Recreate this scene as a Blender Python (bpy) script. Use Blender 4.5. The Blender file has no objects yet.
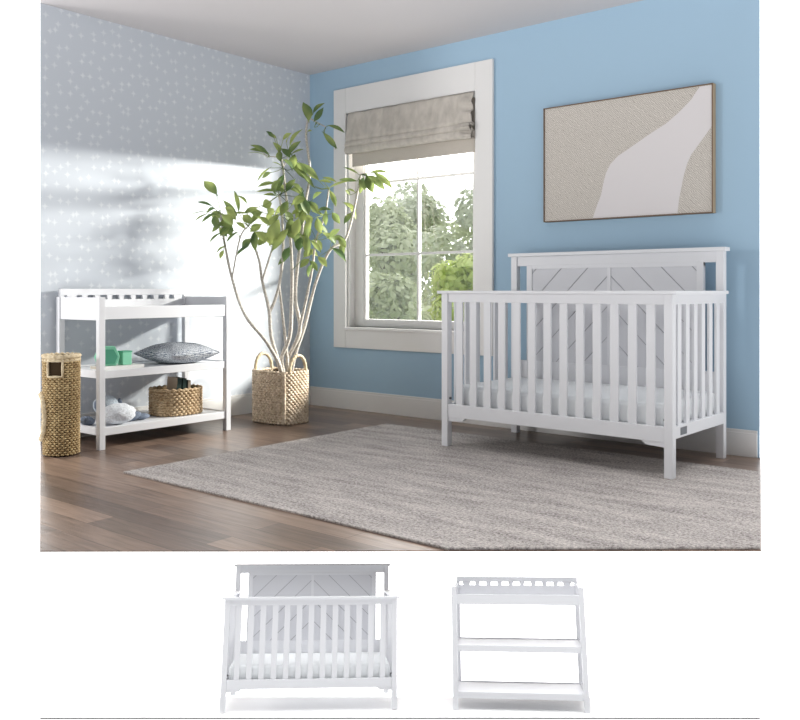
import bpy, bmesh, math, random
from mathutils import Vector, Matrix, Euler, noise
random.seed(7)
PI = math.pi
scn = bpy.context.scene
COL = scn.collection

# ------------------------------------------------------------------ materials
def new_mat(name):
    m = bpy.data.materials.new(name); m.use_nodes = True
    nt = m.node_tree; b = nt.nodes['Principled BSDF']
    return m, nt, b

def srgb(r, g, b):
    f = lambda c: (c/255/12.92) if c <= 10 else ((c/255+.055)/1.055)**2.4
    return (f(r), f(g), f(b), 1)

def plain(name, col, rough=.5, spec=.5, bump=0, scale=60, var=0):
    m, nt, b = new_mat(name)
    b.inputs['Base Color'].default_value = col
    b.inputs['Roughness'].default_value = rough
    b.inputs['Specular IOR Level'].default_value = spec
    if bump or var:
        tc = nt.nodes.new('ShaderNodeTexCoord')
        n = nt.nodes.new('ShaderNodeTexNoise'); n.inputs['Scale'].default_value = scale; n.inputs['Detail'].default_value = 4
        nt.links.new(tc.outputs['Object'], n.inputs['Vector'])
        if bump:
            bp = nt.nodes.new('ShaderNodeBump'); bp.inputs['Strength'].default_value = bump; bp.inputs['Distance'].default_value = .01
            nt.links.new(n.outputs['Fac'], bp.inputs['Height']); nt.links.new(bp.outputs['Normal'], b.inputs['Normal'])
        if var:
            mx = nt.nodes.new('ShaderNodeMix'); mx.data_type = 'RGBA'
            mx.inputs['A'].default_value = tuple(c*(1-var) for c in col[:3])+(1,)
            mx.inputs['B'].default_value = tuple(min(1, c*(1+var)) for c in col[:3])+(1,)
            r = nt.nodes.new('ShaderNodeMapRange'); r.inputs['From Min'].default_value = .3; r.inputs['From Max'].default_value = .7
            nt.links.new(n.outputs['Fac'], r.inputs['Value']); nt.links.new(r.outputs['Result'], mx.inputs['Factor'])
            nt.links.new(mx.outputs['Result'], b.inputs['Base Color'])
    return m

def math_node(nt, op, a, b=None):
    n = nt.nodes.new('ShaderNodeMath'); n.operation = op
    for i, v in enumerate((a, b)):
        if v is None: continue
        if isinstance(v, (int, float)): n.inputs[i].default_value = v
        else: nt.links.new(v, n.inputs[i])
    return n.outputs[0]

def wood_floor():
    m, nt, b = new_mat('oak_planks')
    tc = nt.nodes.new('ShaderNodeTexCoord')
    br = nt.nodes.new('ShaderNodeTexBrick')
    br.offset = .37; br.squash = 1
    br.inputs['Color1'].default_value = srgb(138, 116, 102); br.inputs['Color2'].default_value = srgb(88, 74, 67)
    br.inputs['Mortar'].default_value = srgb(62, 50, 44)
    br.inputs['Scale'].default_value = 1; br.inputs['Mortar Size'].default_value = .0016; br.inputs['Mortar Smooth'].default_value = .3
    br.inputs['Brick Width'].default_value = .95; br.inputs['Row Height'].default_value = .125; br.inputs['Bias'].default_value = -.1
    nt.links.new(tc.outputs['Object'], br.inputs['Vector'])
    mp = nt.nodes.new('ShaderNodeMapping'); mp.inputs['Scale'].default_value = (2.2, 26, 1)
    nt.links.new(tc.outputs['Object'], mp.inputs['Vector'])
    n = nt.nodes.new('ShaderNodeTexNoise'); n.inputs['Scale'].default_value = 1.6; n.inputs['Detail'].default_value = 6; n.inputs['Distortion'].default_value = .6
    nt.links.new(mp.outputs['Vector'], n.inputs['Vector'])
    r = nt.nodes.new('ShaderNodeMapRange'); r.inputs['From Min'].default_value = .3; r.inputs['From Max'].default_value = .7
    r.inputs['To Min'].default_value = .72; r.inputs['To Max'].default_value = 1.28
    nt.links.new(n.outputs['Fac'], r.inputs['Value'])
    vm = nt.nodes.new('ShaderNodeVectorMath'); vm.operation = 'SCALE'
    nt.links.new(br.outputs['Color'], vm.inputs[0]); nt.links.new(r.outputs['Result'], vm.inputs['Scale'])
    nt.links.new(vm.outputs['Vector'], b.inputs['Base Color'])
    b.inputs['Roughness'].default_value = .3
    b.inputs['Specular IOR Level'].default_value = .45
    bp = nt.nodes.new('ShaderNodeBump'); bp.inputs['Strength'].default_value = .25; bp.inputs['Distance'].default_value = .004
    nt.links.new(n.outputs['Fac'], bp.inputs['Height']); nt.links.new(bp.outputs['Normal'], b.inputs['Normal'])
    return m

def wallpaper():
    m, nt, b = new_mat('patterned_wallpaper')
    tc = nt.nodes.new('ShaderNodeTexCoord')
    sp = nt.nodes.new('ShaderNodeSeparateXYZ'); nt.links.new(tc.outputs['Object'], sp.inputs[0])
    cb = nt.nodes.new('ShaderNodeCombineXYZ')
    nt.links.new(sp.outputs['Y'], cb.inputs['X']); nt.links.new(sp.outputs['Z'], cb.inputs['Y'])
    # staggered little star blossoms
    v = nt.nodes.new('ShaderNodeTexVoronoi'); v.voronoi_dimensions = '2D'; v.distance = 'MINKOWSKI'
    v.inputs['Exponent'].default_value = .62; v.inputs['Scale'].default_value = 13.5; v.inputs['Randomness'].default_value = .7
    nt.links.new(cb.outputs[0], v.inputs['Vector'])
    r = nt.nodes.new('ShaderNodeMapRange'); r.inputs['From Min'].default_value = .14; r.inputs['From Max'].default_value = .44
    r.inputs['To Min'].default_value = .60; r.inputs['To Max'].default_value = 0
    nt.links.new(v.outputs['Distance'], r.inputs['Value'])
    n = nt.nodes.new('ShaderNodeTexNoise'); n.inputs['Scale'].default_value = 40; nt.links.new(tc.outputs['Object'], n.inputs['Vector'])
    k = math_node(nt, 'MULTIPLY', r.outputs['Result'], n.outputs['Fac'])
    mx = nt.nodes.new('ShaderNodeMix'); mx.data_type = 'RGBA'
    mx.inputs['A'].default_value = WALLPAPER_BLUE; mx.inputs['B'].default_value = srgb(250, 252, 252)
    nt.links.new(k, mx.inputs['Factor']); nt.links.new(mx.outputs['Result'], b.inputs['Base Color'])
    b.inputs['Roughness'].default_value = .75
    return m

def rug_mat():
    m, nt, b = new_mat('heathered_wool_pile')
    tc = nt.nodes.new('ShaderNodeTexCoord')
    n = nt.nodes.new('ShaderNodeTexNoise'); n.inputs['Scale'].default_value = 85; n.inputs['Detail'].default_value = 3; n.inputs['Roughness'].default_value = .8
    nt.links.new(tc.outputs['Object'], n.inputs['Vector'])
    mp = nt.nodes.new('ShaderNodeMapping'); mp.inputs['Scale'].default_value = (1.2, 6, 1)
    nt.links.new(tc.outputs['Object'], mp.inputs['Vector'])
    n2 = nt.nodes.new('ShaderNodeTexNoise'); n2.inputs['Scale'].default_value = 2.2; n2.inputs['Detail'].default_value = 3
    nt.links.new(mp.outputs['Vector'], n2.inputs['Vector'])
    s = math_node(nt, 'ADD', math_node(nt, 'MULTIPLY', n.outputs['Fac'], 1.0), math_node(nt, 'MULTIPLY', n2.outputs['Fac'], .35))
    cr = nt.nodes.new('ShaderNodeValToRGB')
    e = cr.color_ramp.elements
    e[0].position = .47; e[0].color = srgb(112, 104, 103); e[1].position = .9; e[1].color = srgb(220, 212, 207)
    x = e.new(.66); x.color = srgb(171, 165, 162)
    nt.links.new(s, cr.inputs['Fac']); nt.links.new(cr.outputs['Color'], b.inputs['Base Color'])
    b.inputs['Roughness'].default_value = .95; b.inputs['Specular IOR Level'].default_value = .1
    bp = nt.nodes.new('ShaderNodeBump'); bp.inputs['Strength'].default_value = .8; bp.inputs['Distance'].default_value = .01
    nt.links.new(n.outputs['Fac'], bp.inputs['Height']); nt.links.new(bp.outputs['Normal'], b.inputs['Normal'])
    return m

def straw_mat(name, a, c, scale=35):
    m, nt, b = new_mat(name)
    tc = nt.nodes.new('ShaderNodeTexCoord')
    n = nt.nodes.new('ShaderNodeTexNoise'); n.inputs['Scale'].default_value = scale; n.inputs['Detail'].default_value = 5; n.inputs['Roughness'].default_value = .7
    nt.links.new(tc.outputs['Object'], n.inputs['Vector'])
    cr = nt.nodes.new('ShaderNodeValToRGB'); e = cr.color_ramp.elements
    e[0].position = .36; e[0].color = a; e[1].position = .64; e[1].color = c
    nt.links.new(n.outputs['Fac'], cr.inputs['Fac']); nt.links.new(cr.outputs['Color'], b.inputs['Base Color'])
    b.inputs['Roughness'].default_value = .7
    bp = nt.nodes.new('ShaderNodeBump'); bp.inputs['Strength'].default_value = .5; bp.inputs['Distance'].default_value = .004
    nt.links.new(n.outputs['Fac'], bp.inputs['Height']); nt.links.new(bp.outputs['Normal'], b.inputs['Normal'])
    return m

def leaf_mat(name, a, c, scale, trans=.35):
    m, nt, b = new_mat(name)
    tc = nt.nodes.new('ShaderNodeTexCoord')
    n = nt.nodes.new('ShaderNodeTexNoise'); n.inputs['Scale'].default_value = scale; n.inputs['Detail'].default_value = 2
    nt.links.new(tc.outputs['Object'], n.inputs['Vector'])
    cr = nt.nodes.new('ShaderNodeValToRGB'); e = cr.color_ramp.elements
    e[0].position = .38; e[0].color = a; e[1].position = .62; e[1].color = c
    nt.links.new(n.outputs['Fac'], cr.inputs['Fac']); nt.links.new(cr.outputs['Color'], b.inputs['Base Color'])
    b.inputs['Roughness'].default_value = .45; b.inputs['Specular IOR Level'].default_value = .35
    tr = nt.nodes.new('ShaderNodeBsdfTranslucent'); nt.links.new(cr.outputs['Color'], tr.inputs['Color'])
    ms = nt.nodes.new('ShaderNodeMixShader'); ms.inputs['Fac'].default_value = trans
    out = nt.nodes['Material Output']
    nt.links.new(b.outputs[0], ms.inputs[1]); nt.links.new(tr.outputs[0], ms.inputs[2]); nt.links.new(ms.outputs[0], out.inputs['Surface'])
    return m

def glass_mat():
    m, nt, b = new_mat('clear_window_glass')
    t = nt.nodes.new('ShaderNodeBsdfTransparent'); t.inputs['Color'].default_value = (.97, .98, .975, 1)
    g = nt.nodes.new('ShaderNodeBsdfGlossy'); g.inputs['Roughness'].default_value = .02
    ms = nt.nodes.new('ShaderNodeMixShader'); ms.inputs['Fac'].default_value = .06
    nt.links.new(t.outputs[0], ms.inputs[1]); nt.links.new(g.outputs[0], ms.inputs[2])
    nt.links.new(ms.outputs[0], nt.nodes['Material Output'].inputs['Surface'])
    return m

def knit_mat(name, a, c, scale):
    m, nt, b = new_mat(name)
    tc = nt.nodes.new('ShaderNodeTexCoord')
    w1 = nt.nodes.new('ShaderNodeTexVoronoi'); w1.inputs['Scale'].default_value = scale; w1.inputs['Randomness'].default_value = .35
    nt.links.new(tc.outputs['Object'], w1.inputs['Vector'])
    cr = nt.nodes.new('ShaderNodeValToRGB'); e = cr.color_ramp.elements
    e[0].position = .40; e[0].color = c; e[1].position = .58; e[1].color = a
    nt.links.new(w1.outputs['Distance'], cr.inputs['Fac']); nt.links.new(cr.outputs['Color'], b.inputs['Base Color'])
    b.inputs['Roughness'].default_value = .9; b.inputs['Specular IOR Level'].default_value = .1
    return m

def linen_mat(name, col, sx, sz, depth=.35):
    m, nt, b = new_mat(name)
    tc = nt.nodes.new('ShaderNodeTexCoord')
    mp = nt.nodes.new('ShaderNodeMapping'); mp.inputs['Scale'].default_value = (sx, 40, sz); nt.links.new(tc.outputs['Object'], mp.inputs['Vector'])
    n = nt.nodes.new('ShaderNodeTexNoise'); n.inputs['Scale'].default_value = 1; n.inputs['Detail'].default_value = 4
    nt.links.new(mp.outputs['Vector'], n.inputs['Vector'])
    mx = nt.nodes.new('ShaderNodeMix'); mx.data_type = 'RGBA'
    mx.inputs['A'].default_value = tuple(c*(1-depth) for c in col[:3])+(1,); mx.inputs['B'].default_value = tuple(min(1, c*(1+depth)) for c in col[:3])+(1,)
    nt.links.new(n.outputs['Fac'], mx.inputs['Factor']); nt.links.new(mx.outputs['Result'], b.inputs['Base Color'])
    b.inputs['Roughness'].default_value = .9; b.inputs['Specular IOR Level'].default_value = .1
    return m

def canvas_mat():
    m, nt, b = new_mat('ribbed_beige_canvas')
    tc = nt.nodes.new('ShaderNodeTexCoord')
    w = nt.nodes.new('ShaderNodeTexWave'); w.wave_type = 'BANDS'; w.bands_direction = 'DIAGONAL'
    w.inputs['Scale'].default_value = 46; w.inputs['Distortion'].default_value = 7; w.inputs['Detail'].default_value = 3; w.inputs['Detail Scale'].default_value = 1.2
    nt.links.new(tc.outputs['Object'], w.inputs['Vector'])
    cr = nt.nodes.new('ShaderNodeValToRGB'); e = cr.color_ramp.elements
    e[0].position = .15; e[0].color = srgb(170, 164, 156); e[1].position = .75; e[1].color = srgb(210, 204, 197)
    nt.links.new(w.outputs['Fac'], cr.inputs['Fac']); nt.links.new(cr.outputs['Color'], b.inputs['Base Color'])
    b.inputs['Roughness'].default_value = .9
    return m

WALLPAPER_BLUE = srgb(198, 204, 212)
M = {}
M['white'] = plain('white_painted_wood', srgb(225, 226, 230), .42, .4)
M['trim'] = plain('white_trim_paint', srgb(224, 223, 222), .45, .4)
M['ceiling'] = plain('flat_ceiling_paint', srgb(206, 202, 203), .9, .1)
M['blue'] = plain('blue_wall_paint', srgb(160, 188, 209), .8, .2)
M['paper'] = wallpaper()
M['floor'] = wood_floor()
M['rug'] = rug_mat()
M['glass'] = glass_mat()
M['mattress'] = plain('white_mattress_cover', srgb(235, 238, 240), .8, .1, bump=.15, scale=30)
M['groove'] = plain('grey_groove', srgb(172, 173, 178), .8, .1)
M['panel'] = plain('white_beadboard', srgb(216, 217, 222), .5, .3)
M['metal'] = plain('grey_bolt_metal', srgb(90, 92, 96), .35, .5)
M['plate'] = plain('grey_label', srgb(120, 124, 130), .6, .3)
M['pot_straw'] = straw_mat('seagrass_braid', srgb(180, 158, 132), srgb(236, 220, 198))
M['bin_straw'] = straw_mat('water_hyacinth_braid', srgb(160, 132, 98), srgb(214, 190, 154))
M['hamper_straw'] = straw_mat('golden_rattan_weave', srgb(150, 122, 82), srgb(206, 182, 136))
M['rope'] = straw_mat('pale_rope', srgb(190, 170, 136), srgb(222, 206, 176))
M['basket_shade'] = plain('basket_inner_shade', srgb(70, 56, 42), .9, .1)  # inner shells coloured dark to stand for shade inside the baskets
M['soil'] = plain('potting_soil', srgb(70, 56, 46), .95, .1, bump=.8, scale=60, var=.3)
M['bark'] = plain('grey_brown_bark', srgb(190, 184, 176), .8, .2, bump=.5, scale=90, var=.3)
M['leaf'] = leaf_mat('glossy_green_leaf', srgb(88, 112, 70), srgb(170, 182, 110), 5, .42)
M['blind'] = linen_mat('grey_linen_fold_shade', srgb(190, 184, 176), 18, 9, .36)  # strong colour noise paints wrinkle shading into the linen
M['blind_flat'] = linen_mat('flat_linen', srgb(192, 185, 176), 160, 160, .1)
M['canvas'] = canvas_mat()
M['pale_paint'] = plain('pale_grey_paint', srgb(216, 212, 213), .8, .1)
M['art_frame'] = plain('walnut_frame', srgb(112, 92, 74), .5, .3)
M['art_side'] = plain('oak_frame', srgb(176, 156, 130), .5, .3)
M['mint'] = plain('mint_green_paint', srgb(128, 196, 166), .5, .3)
M['mint_dark'] = plain('deep_mint_paint', srgb(84, 158, 130), .5, .3)
M['book_white'] = plain('white_book_cover', srgb(226, 224, 222), .5, .3)
M['paper_page'] = plain('book_pages', srgb(214, 206, 192), .8, .1)
M['book_tan'] = plain('tan_book_cover', srgb(196, 180, 160), .6, .2)
M['book_green'] = plain('dark_green_cloth', srgb(58, 76, 72), .6, .2)
M['pillow'] = knit_mat('navy_white_knit', srgb(84, 96, 118), srgb(228, 231, 234), 170)
M['plush'] = plain('white_plush_fur', srgb(222, 226, 232), .95, .05, bump=1, scale=120, var=.16)
M['plush_grey'] = plain('grey_plush', srgb(176, 186, 196), .95, .05, bump=.8, scale=120, var=.1)
M['plush_dark'] = plain('slate_plush', srgb(120, 130, 146), .95, .05, bump=.8, scale=120, var=.1)
M['tree_a'] = leaf_mat('hazed_olive_foliage', srgb(186, 194, 156), srgb(232, 236, 212), .9, .45)  # olive paled to paint overexposure and haze into the leaves
M['tree_b'] = leaf_mat('hazed_grey_green_foliage', srgb(190, 196, 174), srgb(230, 234, 218), .9, .45)  # grey-green with the same washed-out haze in its colour
M['tree_c'] = leaf_mat('hazed_lime_foliage', srgb(196, 210, 122), srgb(234, 240, 184), .9, .5)  # lime green, lightened as if washed out by bright haze
M['tree_bark'] = plain('grey_tree_bark', srgb(120, 112, 100), .9, .1)
M['grass'] = plain('lawn_grass', srgb(150, 168, 110), .95, .1, var=.2, scale=3)
M['board'] = plain('white_display_board', srgb(253, 253, 253), .9, .1)
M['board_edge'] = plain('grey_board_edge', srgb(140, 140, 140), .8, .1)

# ------------------------------------------------------------------ mesh helpers
class MB:
    """collects shapes into one bmesh, then links them as ONE mesh object"""
    def __init__(s): s.bm = bmesh.new()
    def box(s, x0, x1, y0, y1, z0, z1, bev=0, mat=0, M4=None):
        t = bmesh.new()
        bmesh.ops.create_cube(t, size=1)
        for v in t.verts:
            v.co = Vector(((x0+x1)/2+v.co.x*(x1-x0), (y0+y1)/2+v.co.y*(y1-y0), (z0+z1)/2+v.co.z*(z1-z0)))
        if bev: bmesh.ops.bevel(t, geom=t.edges[:], offset=bev, segments=2, profile=.6, affect='EDGES')
        for f in t.faces: f.material_index = mat
        if M4 is not None: bmesh.ops.transform(t, matrix=M4, verts=t.verts)
        s._merge(t); return s
    def prism(s, pts, z0, z1, mat=0, axis='z', bev=0):
        """polygon pts extruded along axis; pts are the two other coordinates"""
        t = bmesh.new()
        def P(a, b, c):
            return {'z': (a, b, c), 'y': (a, c, b), 'x': (c, a, b)}[axis]
        lo = [t.verts.new(P(a, b, z0)) for a, b in pts]; hi = [t.verts.new(P(a, b, z1)) for a, b in pts]
        t.faces.new(lo); t.faces.new(hi[::-1])
        n = len(pts)
        for i in range(n): t.faces.new((lo[i], hi[i], hi[(i+1) % n], lo[(i+1) % n]))
        bmesh.ops.recalc_face_normals(t, faces=t.faces)
        if bev: bmesh.ops.bevel(t, geom=t.edges[:], offset=bev, segments=2, profile=.6, affect='EDGES')
        for f in t.faces: f.material_index = mat
        s._merge(t); return s
    def tube(s, pts, radii, n=8, closed=False, mat=0, cap=True):
        pts = [Vector(p) for p in pts]; L = len(pts)
        if not hasattr(radii, '__len__'): radii = [radii]*L
        t = bmesh.new(); rings = []
        ref = None
        for i, p in enumerate(pts):
            if closed: d = pts[(i+1) % L]-pts[i-1]
            else: d = pts[min(i+1, L-1)]-pts[max(i-1, 0)]
            d.normalize()
            if ref is None:
                ref = Vector((0, 0, 1)) if abs(d.z) < .9 else Vector((1, 0, 0))
            a = (ref-d*ref.dot(d)).normalized(); b = d.cross(a); ref = a
            rings.append([t.verts.new(p+(a*math.cos(2*PI*k/n)+b*math.sin(2*PI*k/n))*radii[i]) for k in range(n)])
        for i in range(L if closed else L-1):
            A, B = rings[i], rings[(i+1) % L]
            for k in range(n): t.faces.new((A[k], A[(k+1) % n], B[(k+1) % n], B[k]))
        if cap and not closed:
            t.faces.new(rings[0][::-1]); t.faces.new(rings[-1])
        for f in t.faces: f.material_index = mat; f.smooth = True
        s._merge(t); return s
    def blob(s, c, r, sub=3, amp=0, fr=6, mat=0, rot=None):
        t = bmesh.new(); bmesh.ops.create_icosphere(t, subdivisions=sub, radius=1)
        for v in t.verts:
            d = v.co.copy()
            k = 1+amp*noise.noise(d*fr+Vector(c)*3)
            q = Vector((d.x*r[0]*k, d.y*r[1]*k, d.z*r[2]*k))
            if rot: q.rotate(Euler(rot))
            v.co = q+Vector(c)
        for f in t.faces: f.smooth = True; f.material_index = mat
        s._merge(t); return s
    def grid(s, rows, closed_u=False, mat=0, smooth=True):
        vs = [[s.bm.verts.new(p) for p in r] for r in rows]
        m = len(vs[0])
        for i in range(len(vs)-1):
            for j in range(m if closed_u else m-1):
                f = s.bm.faces.new((vs[i][j], vs[i][(j+1) % m], vs[i+1][(j+1) % m], vs[i+1][j]))
                f.smooth = smooth; f.material_index = mat
        return s
    def _merge(s, t):
        me = bpy.data.meshes.new('tmp'); t.to_mesh(me); t.free(); s.bm.from_mesh(me); bpy.data.meshes.remove(me)
    def build(s, name, mats, parent=None, loc=None):
        me = bpy.data.meshes.new(name); s.bm.to_mesh(me); s.bm.free()
        if not isinstance(mats, (list, tuple)): mats = [mats]
        for m in mats: me.materials.append(m)
        o = bpy.data.objects.new(name, me); COL.objects.link(o)
        if parent is not None: o.parent = parent
        if loc: o.location = loc
        return o

def tag(o, label, cat, group=None, kind=None):
    o['label'] = label
    if cat: o['category'] = cat
    if group: o['group'] = group
    if kind: o['kind'] = kind
    return o
def empty(name, loc, rz=0):
    o = bpy.data.objects.new(name, None); COL.objects.link(o)
    o.location = loc; o.rotation_euler = (0, 0, rz); o.empty_display_size = .1
    return o
def struct(o):
    o['kind'] = 'structure'; return o
def copy_tree(o, parent=None):
    c = o.copy(); COL.objects.link(c); c.parent = parent
    for ch in o.children: copy_tree(ch, c)
    return c
SKY_FRONT, SKY_TOP, SKY_LOW, SKY_AHEAD, DAY, KEY, EXPO = .28, 4.0, 1.65, 4.0, 700, 108, 0.0
STEMS = [
 [(0.551,-0.828,0.361,0.0156),(0.550,-0.866,0.448,0.0142),(0.519,-0.949,0.591,0.0128),(0.439,-1.062,0.766,0.0114),(0.380,-1.124,1.009,0.0100),(0.369,-1.189,1.284,0.0086),(0.359,-1.207,1.462,0.0072)],
 [(0.543,-0.821,0.360,0.0156),(0.532,-0.849,0.467,0.0142),(0.528,-0.902,0.624,0.0128),(0.513,-0.907,0.799,0.0114),(0.461,-0.926,1.010,0.0100),(0.460,-0.953,1.151,0.0086),(0.441,-1.010,1.303,0.0072)],
 [(0.493,-0.954,1.003,0.0084),(0.537,-0.937,1.135,0.0072),(0.575,-0.925,1.246,0.0060)],
 [(0.503,-0.894,0.785,0.0120),(0.530,-0.866,0.870,0.0110),(0.543,-0.830,1.011,0.0101),(0.580,-0.836,1.222,0.0091),(0.558,-0.825,1.470,0.0082),(0.540,-0.837,1.611,0.0072)],
 [(0.525,-0.785,0.356,0.0168),(0.519,-0.790,0.463,0.0154),(0.573,-0.763,0.620,0.0141),(0.586,-0.760,0.869,0.0127),(0.592,-0.761,1.082,0.0113),(0.576,-0.765,1.331,0.0099),(0.506,-0.767,1.799,0.0086),(0.508,-0.799,1.923,0.0072)],
 [(0.519,-0.751,0.353,0.0168),(0.528,-0.729,0.459,0.0157),(0.566,-0.658,0.652,0.0147),(0.534,-0.672,0.868,0.0136),(0.534,-0.657,1.085,0.0125),(0.575,-0.657,1.300,0.0115),(0.584,-0.625,1.554,0.0104),(0.590,-0.581,1.796,0.0093),(0.556,-0.587,2.068,0.0083),(0.574,-0.576,2.213,0.0072)],
 [(0.547,-0.728,0.353,0.0144),(0.556,-0.688,0.494,0.0133),(0.573,-0.614,0.687,0.0123),(0.615,-0.545,0.998,0.0112),(0.710,-0.496,1.230,0.0102),(0.755,-0.386,1.306,0.0092),(0.786,-0.323,1.528,0.0081),(0.799,-0.293,1.676,0.0070),(0.799,-0.261,1.797,0.0060)],
 [(0.591,-0.692,0.646,0.0108),(0.620,-0.650,0.868,0.0098),(0.657,-0.626,1.083,0.0089),(0.656,-0.585,1.300,0.0079),(0.712,-0.551,1.480,0.0070),(0.708,-0.505,1.678,0.0060)],
 [(0.538,-0.749,0.354,0.0120),(0.536,-0.767,0.548,0.0108),(0.505,-0.776,0.797,0.0096),(0.518,-0.817,0.976,0.0084)],
 [(0.394,-1.139,1.023,0.0060),(0.425,-1.094,1.300,0.0054),(0.456,-1.049,1.384,0.0048)],
 [(0.508,-0.799,1.888,0.0048),(0.450,-0.860,1.893,0.0042),(0.425,-0.894,1.920,0.0036)],
 [(0.525,-0.785,1.809,0.0048),(0.552,-0.743,1.926,0.0042),(0.563,-0.714,2.000,0.0036)],
 [(0.574,-0.576,2.191,0.0048),(0.636,-0.525,2.148,0.0042),(0.670,-0.497,2.126,0.0036)],
]
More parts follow.
